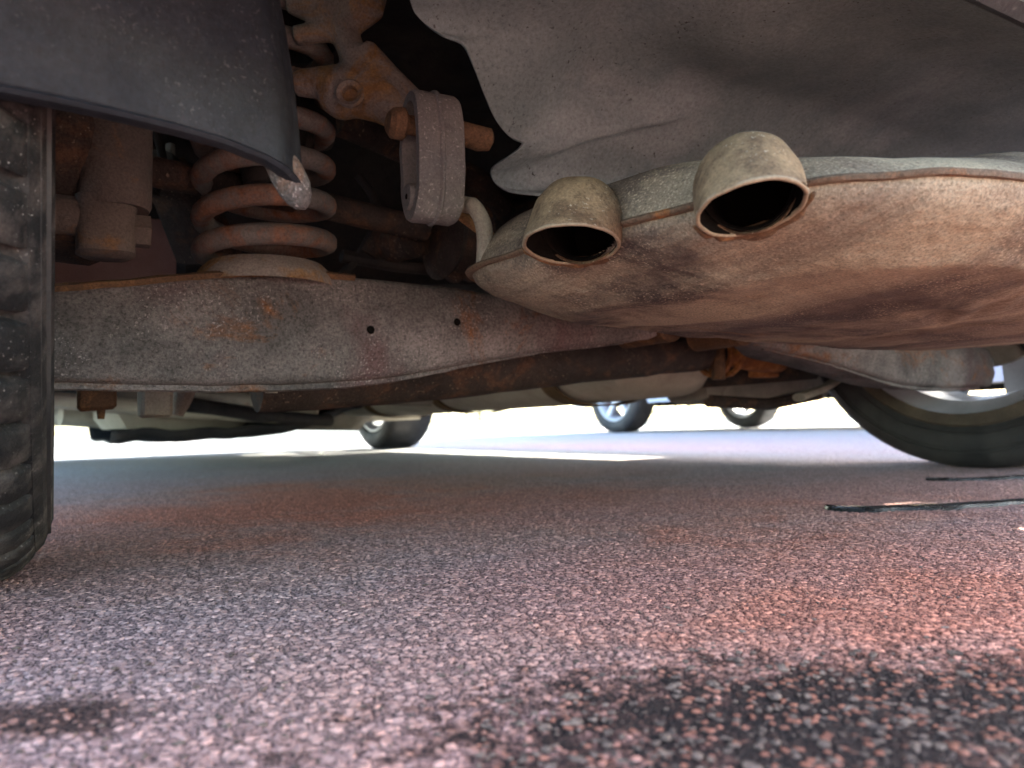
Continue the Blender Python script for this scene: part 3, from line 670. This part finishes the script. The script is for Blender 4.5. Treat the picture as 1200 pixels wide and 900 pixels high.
# --- tailpipes
def tailpipe(fr):
    c, rad, vh, side, nrm, path, a0 = fr
    def rings_(r, seg=48):
        out = []
        y0 = a0.cross(side).normalized()
        base = [side*(math.cos(a)*r)+y0*(math.sin(a)*r) for a in (2*math.pi*k/seg for k in range(seg))]
        mitre = [c + b - a0*(b.dot(nrm)/a0.dot(nrm)) for b in base]                     # cut by the opening plane
        first = [path[2] + b for b in base]
        for f_ in (0, .08, .3, .6, 1): out.append([m_.lerp(q_, f_) for m_, q_ in zip(mitre, first)])
        for i_ in range(3, len(path)):
            t = (path[min(i_+1, len(path)-1)]-path[i_-1]).normalized(); x = (side-t*side.dot(t)).normalized(); y = t.cross(x)
            r2 = r*max(.86, 1-.035*(i_-2))
            out.append([path[i_]+x*(math.cos(a)*r2)+y*(math.sin(a)*r2) for a in (2*math.pi*k/seg for k in range(seg))])
        return out
    ro = rings_(rad); ri = rings_(rad-.0022)
    MB().loft(ro, True, False).wobble(.0009, 70).build('tailpipe', 'pipe', muf, angle=70)
    MB().loft(ri, True, False).add(ri[-1], [tuple(range(len(ri[-1])))]).build('inner_wall', 'soot', muf)
    tor = []
    for a_, b_ in zip(ro[0], ri[0]):
        m_ = (a_+b_)/2; dr = (a_-b_).normalized()
        tor.append([m_+dr*(.0012*math.cos(b))+nrm*(.0010*math.sin(b)) for b in (2*math.pi*j/8 for j in range(8))])
    tor.append(tor[0]); MB().loft(tor, True, False).wobble(.0005, 120).build('pipe_rim', 'rim_lip', muf, angle=80)
    # rust crust where the back of the pipe meets the shell
    far = [(o_, i__) for o_, i__ in zip(ro[1], ri[1]) if (o_-c).dot(vh) > rad*.25]
    far.sort(key=lambda p_: (p_[0]-c).dot(side)); tor = []
    for k, (o_, i__) in enumerate(far):
        dr = (o_-i__).normalized(); e = math.sin(math.pi*(k+.5)/len(far))**.5; rr2 = (.0034+.0018*noise.noise(dr*6+c*50))*e
        tor.append([o_+dr*(.0030+rr2*math.cos(b))-nrm*.002+nrm*(rr2*math.sin(b)) for b in (2*math.pi*j/8 for j in range(8))])
    MB().loft(tor, True, True).wobble(.0010, 140).build('rust_crust', 'rust', muf, angle=80)
for fr in PIPES: tailpipe(fr)

# --- rubber hanger with its pins and rod
ax = (-rt*math.cos(R_(27)) - fh*math.sin(R_(27))).normalized(); perp = (fh*math.cos(R_(27)) - rt*math.sin(R_(27))).normalized(); up = Vector((0, 0, 1))
def PD(px, py, Y): d = ray(px, py); return CAM + d*(Y/d.dot(fh))
HC = PD(506, 186, .50)
def loop_ring(sc_p, sc_z, off, n=44):
    out = []
    for k in range(n):
        a = 2*math.pi*k/n; x = math.cos(a); z = math.sin(a); e = 2.6
        out.append(HC + ax*off + perp*(sc_p*math.copysign(abs(x)**(2/e), x)) + up*(sc_z*math.copysign(abs(z)**(2/e), z)))
    return out
oz, op, th, wd = .0455, .0215, .0075, .0165
sect = [(0, -wd+.003), (0, -.002), (.0016, -.0008), (.0016, .0008), (0, .002), (0, wd-.003), (-.0015, wd), (-th, wd), (-th, -wd), (-.0015, -wd)]
strap = MB().loft([loop_ring(op+d, oz+d, o) for d, o in sect]+[loop_ring(op+sect[0][0], oz+sect[0][0], sect[0][1])], True, False).wobble(.0008, 60).build('hanger_strap', 'rubber', car, angle=50)
strap['label'] = 'grey rubber loop hanging the muffler from a rusty pin'
tp = HC+up*.021
MB().tube([tp+ax*.031, tp+ax*.028, tp+ax*.021, tp+ax*.019], [.007, .0105, .011, .009], 14).wobble(.001, 90).build('pin_head', 'rust', strap)
MB().tube([tp+ax*.02, tp-ax*.022, tp-ax*.036-up*.001, tp-ax*.044-up*.001, tp-ax*.047-up*.001], [.0065, .0085, .0095, .0085, .004], 14).wobble(.0012, 90).build('upper_pin', 'rust', strap)
lp = HC-up*.029
MB().tube([lp+ax*.019, lp+ax*.0155, lp-ax*.016], [.0085, .0095, .0095], 18).build('lower_pin', 'rubber', strap)
MB().tube([lp+ax*.0195, lp+ax*.0185], [.0018, .0022], 10).build('pin_hole', 'soot', strap)
fl = PD(567, 312, .505)
rod = smooth_path([lp-ax*.01, lp-ax*.026-up*.001, PD(556, 243, .505), PD(566, 262, .505), PD(568, 285, .505), fl], 7)
MB().tube(rod, .0058, 12).wobble(.0004, 80).build('hanger_rod', 'greydirt', muf)
MB().tube([PD(535, 248, .53), PD(575, 278, .54), PD(592, 296, .54)], .0045, 8).build('hanger_brace', 'rust', muf)

# --- cast link bracket above (rounded, rusty)
cb = MB(); Yb = .58
def q(px, py, Y=Yb): return PD(px, py, Y)
def limb(pts, rads): cb.tube([q(*p) for p in pts], rads, 12)
limb([(345, 98), (372, 97), (405, 105), (450, 118), (482, 140)], [.010, .013, .0205, .019, .014])
limb([(400, 30), (412, 60), (422, 92), (440, 118)], [.0125, .0115, .015, .018])
limb([(345, 42), (375, 38), (402, 32), (428, 8), (436, -40)], [.008, .0085, .012, .016, .018])
limb([(425, 60), (455, 95), (490, 128)], [.012, .013, .012])
limb([(395, 20), (370, 5), (345, -6)], [.013, .016, .016])
for px, py, r in ((402, 108, .022), (430, 100, .018), (415, 5, .020)): cb.ball(q(px, py), r)
brk = cb.build('cast_link', 'cast', car, mods=[('REMESH', dict(mode='VOXEL', voxel_size=.0022, use_smooth_shade=True)), ('SMOOTH', dict(factor=.5, iterations=6))])
brk['label'] = 'rusty cast suspension link with an open eye'
MB().lathe([(0, .0105), (.004, .0115), (.006, .010), (.004, .0065), (-.004, .0055), (-.004, .0001)], q(411, 112, Yb-.020), -fh, 22).build('ball_joint', 'cast', brk)
MB().tube([q(345, 140, .66), q(362, 148, .66), q(385, 150, .67)], [.028, .026, .02], 14).build('rubber_boot', 'under', car)
# rod and links behind the bracket, half shaft, differential
MB().tube([PV(395, 140, .70), PV(480, 175, .72), PV(610, 240, .78)], [.016, .017, .018], 12).wobble(.001, 40).build('lateral_link', 'darkrust', car)
MB().tube([(.05, AX0+.02, .317), (.20, AX0+.03, .312), (.33, AX0+.05, .305)], .013, 12).build('half_shaft', 'darkrust', car)
MB().lathe([(0, .03), (.01, .046), (.02, .038), (.03, .047), (.04, .037), (.05, .044), (.06, .03)], (.34, AX0+.05, .30), (1, .05, -.02), 24, cap=True).build('shaft_boot', 'darkrust', car)
MB().ball((.56, AX0+.10, .30), .12, 16, 10, (1, 1, .75)).wobble(.012, 14).build('differential', 'darkrust', car)
MB().tube([(.96, AX0+.05, .305), (1.24, AX0+.02, .317)], .013, 12).build('half_shaft', 'darkrust', car)
MB().tube([PV(172, 190, .78), PV(215, 230, .82), PV(245, 300, .85)], [.03, .036, .04], 12, squash=(1, .5)).build('trailing_link', 'darkrust', car)
for a, b_, r in (((186, 178), (178, 205), .006), ((200, 170), (192, 200), .005), ((205, 190), (222, 245), .012), ((225, 205), (235, 250), .010)):
    MB().tube([PV(*a, .86), PV((a[0]+b_[0])/2+3, (a[1]+b_[1])/2, .86), PV(*b_, .86)], r, 10).wobble(.002, 60).build('brake_hose', 'rust' if r > .008 else 'greydirt', car)

MB().box((.19, .42, .485), (.25, 1.0, .53), .01).build('frame_rail', 'under', car)
for pts_, r_, m_ in (([(430, 300), (455, 268), (500, 262), (545, 290), (560, 320)], .011, 'darkrust'), ([(395, 330), (430, 285), (440, 240), (420, 205)], .005, 'under'),
                     ([(540, 200), (575, 225), (600, 260)], .014, 'darkrust'), ([(180, 150), (190, 185), (182, 230)], .004, 'under'), ([(400, 300), (470, 312), (545, 318)], .007, 'under'),
                     ([(75, 130), (78, 180), (72, 230)], .006, 'under')):
    MB().tube(smooth_path([PV(x_, y_, .74) for x_, y_ in pts_], 6), r_, 10).wobble(r_*.2, 30).build('cable' if r_ < .008 else 'support_link', m_, car)
MB().lathe([(-.02, .006), (-.02, .019), (.02, .019), (.02, .006)], PV(470, 285, .72), (.3, -1, 0), 20, cap=True).build('link_bush', 'darkrust', car)

# --- floor of the car: underseal panels and box sections
fp = MB(); g = []
for u in np.linspace(-.20, 1.49, 40):
    col = []
    for v in np.linspace(.2, 3.75, 60):
        tun = .11*math.exp(-((u-.80)/.16)**4)*sstep(.75, 1.0, v); z = .315+tun+.20*sstep(.98, .86, v)+.012*math.sin(v*9)*math.sin(u*12)
        if v > 2.9: z += .12
        for ax_ in (AX0, AX1):
            if (u < .03 or u > 1.26) and abs(v-ax_) < .42: z = .70
        col.append((u, v, z))
    g.append(col)
fp.loft(g, closed=False).build('floor_pan', 'under', car, angle=30, mods=[('SOLIDIFY', dict(thickness=.002, offset=1))])
for u in (.16, 1.13):
    MB().box((u-.035, .95, .235), (u+.035, 2.9, .32), .01).build('floor_rail', 'under', car)
for u in (-.19, 1.40): MB().box((u, 1.02, .20), (u+.09, 2.93, .30), .012).build('sill', 'under', car)
MB().box((-.12, .96, .215), (.20, .985, .42), .008).build('inner_panel', 'pink', car)['label'] = 'red painted body panel ahead of the shock absorber'

# --- subframe: transverse tube, clamp and brackets
cr = smooth_path([PV(300, 452, .78), PV(440, 446, .78), PV(560, 436, .78), PV(700, 422, .78), PV(800, 414, .78), PV(860, 408, .78), PV(980, 400, .80)], 6)
cross = MB().tube(cr, .0285, 16, squash=(1, 1)).wobble(.002, 30).build('crossmember', 'darkrust', car)
MB().tube([PV(842, 386, .755), PV(842, 445, .755)], [.010, .010], 10).build('clamp_bolt', 'rust', cross)
mbb = MB(); 
for px in (836, 848):
    c0 = PV(px, 414, .775); mbb.lathe([(-.004, .031), (-.004, .037), (.004, .037), (.004, .031)], c0, (1, 0, .06), 24)
mbb.wobble(.0015, 60).build('clamp_band', 'rustbright', cross)
MB().tube([PV(850, 405, .76), PV(885, 412, .76), PV(912, 418, .76), PV(926, 408, .76)], [.030, .031, .026, .015], 14).wobble(.004, 50).build('rusted_flange', 'rustbright', cross)
MB().box(PV(888, 442, .77), PV(907, 428, .78)+Vector((0, .01, 0)), .002).build('rusted_tab', 'rustbright', cross)
# exhaust: pipe and long strapped centre silencer
UE = .90
MB().tube(smooth_path([(.86, .48, .215), (.88, .60, .225), (UE, .75, .235), (UE, .88, .225)], 6), .024, 14).build('exhaust_pipe', 'rust', car)
def sil_ring(v, sx_, sz_, zc=.215):
    return [(UE+sx_*math.copysign(abs(math.cos(t))**.75, math.cos(t)), v, zc+sz_*math.copysign(abs(math.sin(t))**.75, math.sin(t))) for t in (2*math.pi*k/40 for k in range(40))]
sil = MB().loft([sil_ring(.88, .03, .03), sil_ring(.90, .09, .055), sil_ring(.94, .125, .076), sil_ring(1.3, .13, .080), sil_ring(2.1, .13, .080), sil_ring(2.38, .125, .074), sil_ring(2.45, .05, .03), sil_ring(2.9, .03, .03)]).wobble(.002, 12).build('centre_silencer', 'cream', car)
for v in (1.115, 1.60, 2.05):
    MB().loft([sil_ring(v-.022, .133, .083), sil_ring(v-.022, .136, .086), sil_ring(v+.022, .136, .086), sil_ring(v+.022, .133, .083)], True, False).build('strap', 'strap', sil)
# right-hand subframe pieces
sf = MB().loft([[(1.00, .86+d, .155), (1.16, .82+d, .165), (1.20, .80+d, .215), (1.16, .84+d, .27), (.98, .88+d, .27), (.95, .88+d, .2)] for d in (0, .05, .12)]).wobble(.004, 30).build('subframe_bracket', 'darkrust', car)
MB().tube([PV(936, 466, .74), PV(965, 455, .74), PV(1000, 433, .74)], [.012, .011, .010], 10, squash=(1, .6)).build('link_bar', 'greydirt', car)
MB().tube([PV(845, 462, .95), PV(862, 440, .95)], .006, 8).build('stay', 'greydirt', car)
MB().tube([PV(830, 470, .95), PV(900, 474, .95), PV(960, 462, .9)], .012, 10).build('lower_brace', 'darkrust', car)
a = PV(828, 470, .95); b_ = PV(985, 404, .95)
MB().loft([[(a.x+i_*.02, .95+d, a.z+i_), (a.x+.05, .95+d, a.z-.004+i_), (b_.x-.06, .95+d, a.z+i_), (b_.x, .95+d, a.z+.035+i_), (b_.x, .95+d, b_.z), (a.x, .95+d, b_.z)] for d, i_ in ((0, .006), (.012, 0), (.09, 0), (.10, .006))]).wobble(.006, 22).build('subframe_beam', 'greydirt', car)
# hanging mounts below the left arm
for x0, x1, y1, m_ in ((90, 137, 481, 'darkrust'), (166, 204, 489, 'darkrust')):
    a = PV(x0, y1, .80); b_ = PV(x1, 440, .80); o = MB().box((a.x, .80, a.z), (b_.x, .84, b_.z), .003).wobble(.002, 60).build('mount_block', 'rust' if x0 < 120 else 'greydirt', car)
    if x0 < 120:
        p = PV(119, 481, .80); MB().tube([p+Vector((0, .01, .006)), p+Vector((0, .01, -.008))], [.0045, .003], 8).build('stud', 'rust', o)
p = PV(215, 455, .9); MB().tube([PV(222, 445, .88), PV(213, 470, .88), PV(208, 487, .88)], [.012, .010, .006], 10).build('bracket_arm', 'greydirt', car)
# front end of the car: undertray, subframe, steering rack, pipes
ut = MB(); g = []
for i, u in enumerate(np.linspace(.12, .86, 34)):
    g.append([(u, v, z+.09*sstep(.5, .86, u)+.010*noise.noise(Vector((u*14, v*5, 1)))) for v, z in ((2.05, .115), (2.10, .090), (2.4, .088), (2.9, .092), (3.3, .10), (3.5, .13), (3.55, .19))])
ut.loft(g, closed=False).build('undertray', 'under', car, mods=[('SOLIDIFY', dict(thickness=.006, offset=1))])
MB().box((-.15, 3.55, .155), (1.40, 3.80, .50), .02).build('front_lip', 'under', car)
MB().tube([(.02, 2.75, .17), (.25, 2.8, .15), (.6, 2.82, .15), (1.27, 2.75, .17)], .035, 12).wobble(.006, 8).build('front_subframe', 'cream', car)
for (a, b_, r, m_) in (((-.02, 2.2, .20), (.62, 2.0, .135), .022, 'cream'), ((.10, 2.4, .22), (.55, 2.2, .16), .03, 'greydirt'), ((.02, 3.1, .19), (.5, 2.6, .13), .045, 'cream'),
                       ((.1, 1.9, .24), (.42, 1.6, .16), .014, 'greydirt'), ((.30, 1.5, .20), (.70, 1.45, .155), .013, 'greydirt'), ((.20, 1.7, .17), (.65, 2.0, .125), .017, 'under')):
    a = Vector(a); b_ = Vector(b_); mid = (a+b_)/2+Vector((0, .03, -.012)); MB().tube(bez(a, mid, b_, 8), r, 10).wobble(r*.25, 16).build('underfloor_pipe', m_, car)
MB().box((.10, 2.3, .12), (.52, 2.75, .26), .04).wobble(.03, 7).build('gearbox_casing', 'cream', car)
MB().box((.50, 2.5, .10), (1.0, 3.1, .34), .06).wobble(.03, 6).build('engine_sump', 'greydirt', car)

# =================================================================== grass verge with kerb and hedge at the far side
m, nt_, b_s = new_mat('grass'); tcg = N(nt_, 'ShaderNodeTexCoord')
nt_.links.new(ramp(nt_, noise_tex(nt_, tcg.outputs['Object'], 3, 8, .7), [(.3, (.06, .10, .025)), (.7, (.16, .19, .06))]), b_s.inputs['Base Color']); b_s.inputs['Roughness'].default_value = .9; M['grass'] = m
vg = MB(); vg.loft([[(x_, y_, .10+.03*noise.noise(Vector((x_*.3, y_*.3, 0)))) for y_ in np.linspace(11.15, 60, 24)] for x_ in np.linspace(-40, 70, 60)], closed=False)
verge = vg.build('grass_verge', 'grass'); verge['kind'] = 'structure'
kerb = MB().box((-40, 11.0, -.05), (70, 11.16, .12), .012).build('kerb', 'wall'); kerb['kind'] = 'structure'
hd = MB(); cores = [(random.uniform(-14, 34), random.uniform(13.6, 14.8), random.uniform(.25, .8), random.uniform(.5, .75)) for _ in range(90)]
for k in range(16000):
    cx_, cy_, cz_, cr_ = random.choice(cores); d_ = Vector((random.gauss(0, 1), random.gauss(0, 1), random.gauss(0, 1))).normalized()*cr_*random.uniform(.6, 1.05); p = Vector((cx_, cy_, cz_))+d_
    if p.z < .1: continue
    a_ = Vector((random.gauss(0, 1), random.gauss(0, 1), random.gauss(0, 1))).normalized(); b_ = a_.orthogonal().normalized(); l_ = random.uniform(.05, .10)
    hd.add([p, p+a_*l_*.5+b_*l_*.3, p+a_*l_, p+a_*l_*.5-b_*l_*.3], [(0, 1, 2, 3)])
m, nt_, b_s = new_mat('hedge_leaf'); tcg = N(nt_, 'ShaderNodeTexCoord')
nt_.links.new(ramp(nt_, noise_tex(nt_, tcg.outputs['Object'], 4, 6, .7), [(.3, (.035, .07, .02)), (.7, (.10, .15, .04))]), b_s.inputs['Base Color']); b_s.inputs['Roughness'].default_value = .6; M['leaf'] = m
hdg = thing('hedge', 'low green hedge on the grass verge behind the parked vehicles', 'hedge', (10, 14, .1))
hd.build('foliage', 'leaf', hdg, smooth=False)
for k in range(24): MB().tube([(-14+2*k, 14.2, .05), (-14+2*k+random.uniform(-.1, .1), 14.2, .7)], [.03, .015], 8).build('stem', 'strap', hdg)

# =================================================================== the other vehicle, beyond the empty bay
VCX = 5.10
van = thing('parked_van', 'silver blue van parked beyond the empty sunlit bay', 'van', (VCX, 3.4, 0))
car_shell(van, VCX, -.15, 5.95, (1.20, 4.98), .95, .33, [(0, .75), (.01, 1.6), (.03, 2.00), (.25, 2.03), (.45, 2.01), (.68, 1.95), (.83, 1.18), (.96, .98), (1, .62)], 1.12, .25, M['silver'], front_low=.25, rear_low=.30)
for x, s in ((VCX-.83, -1), (VCX+.83, 1)):
    for yy in (1.20, 4.98): wheel(van, (x, yy, .33), .33, .22, .215, s, 5, seg=48)
MB().box((VCX-.85, .1, .30), (VCX+.85, 5.75, .42), .04).build('floor_pan', 'under', van)
rb = [];  # unseen box added above the van to keep sun off the car's wheel
for v_, k_ in ((-.05, .5), (.0, .85), (.12, 1), (1.35, 1), (1.60, .85), (1.72, .4)): rb.append(rbox_ring(VCX, 0, 0, .62*k_**.3, .24*k_, 28, 3.5))
box_ = MB().loft([[(x_, v_, 2.32+y_) for x_, y_, _ in r_] for r_, v_ in zip(rb, (-.05, .0, .12, 1.35, 1.60, 1.72))]).build('sun_block_box', 'under', van)
for v_ in (.2, .9): MB().tube([(VCX-.62, v_, 2.05), (VCX+.62, v_, 2.05)], .035, 10, squash=(1, 1.4)).build('added_roof_bar', 'under', van)  # bars added to carry the sun-blocking box
MB().tube([(VCX-.78, 4.98, .30), (VCX+.78, 4.98, .30)], .03, 10).build('axle_beam', 'greydirt', van)

# =================================================================== things on the ground
# tar-sealed crack running off under the right wheel
def tar_strip(pxs, wid):
    pts = smooth_path([PZ(x, y, .0045) for x, y in pxs], 14); mb = MB(); rg = []
    for i, p in enumerate(pts):
        e = min(1, i/6, (len(pts)-1-i)/6); w_ = wid*(.35+.65*e)*(1+.5*noise.noise(p*30)); t = (pts[min(i+1, len(pts)-1)]-pts[max(i-1, 0)]).normalized(); s = Vector((-t.y, t.x, 0))
        s0 = s*w_; rg.append([p-s0-Vector((0, 0, .004)), p-s0*.7+Vector((0, 0, .0005)), p+Vector((0, 0, .0016+.001*noise.noise(p*50))), p+s0*.7+Vector((0, 0, .0005)), p+s0-Vector((0, 0, .004))])
    return mb.loft(rg, closed=False).build('tar_seal', 'tar', ground)
tar_strip([(968, 593), (1000, 595), (1050, 594), (1110, 592), (1200, 586), (1330, 580)], .016)
tar_strip([(1085, 561), (1130, 561), (1200, 558), (1300, 554)], .014)
# loose stones, thickest on the dark patch
gr = MB(); base = MB().ball((0, 0, 0), 1, 6, 4)
cnt = 0
for k in range(1500):
    if k < 700:
        p = PZ(random.uniform(560, 1250), random.uniform(765, 960), 0)
    else:
        p = PZ(random.uniform(-50, 1250), 590+380*random.random()**.7, 0)
    s = random.choice([.0006, .0007, .0008, .001, .0012, .0016] + ([.0023] if k < 700 and random.random() < .5 else []))
    a = random.uniform(0, 6.28); ca, sa = math.cos(a), math.sin(a); sx_, sy_, sz_ = s*random.uniform(.8, 1.6), s*random.uniform(.7, 1.1), s*random.uniform(.28, .5)
    sd = random.uniform(0, 50); vs = []
    for b0 in base.v:
        q_ = Vector(b0)*(1+.35*noise.noise(Vector(b0)*1.7+Vector((sd, 0, 0)))); x, y, z = q_.x*sx_, q_.y*sy_, q_.z*sz_
        vs.append((p.x+x*ca-y*sa, p.y+x*sa+y*ca, .0022+sz_*.3+z))
    gr.add(vs, base.f)
g_o = gr.build('loose_gravel', 'gravel', None, smooth=False); g_o['kind'] = 'stuff'; g_o['label'] = 'loose pinkish grit scattered on the asphalt'; g_o['category'] = 'gravel'
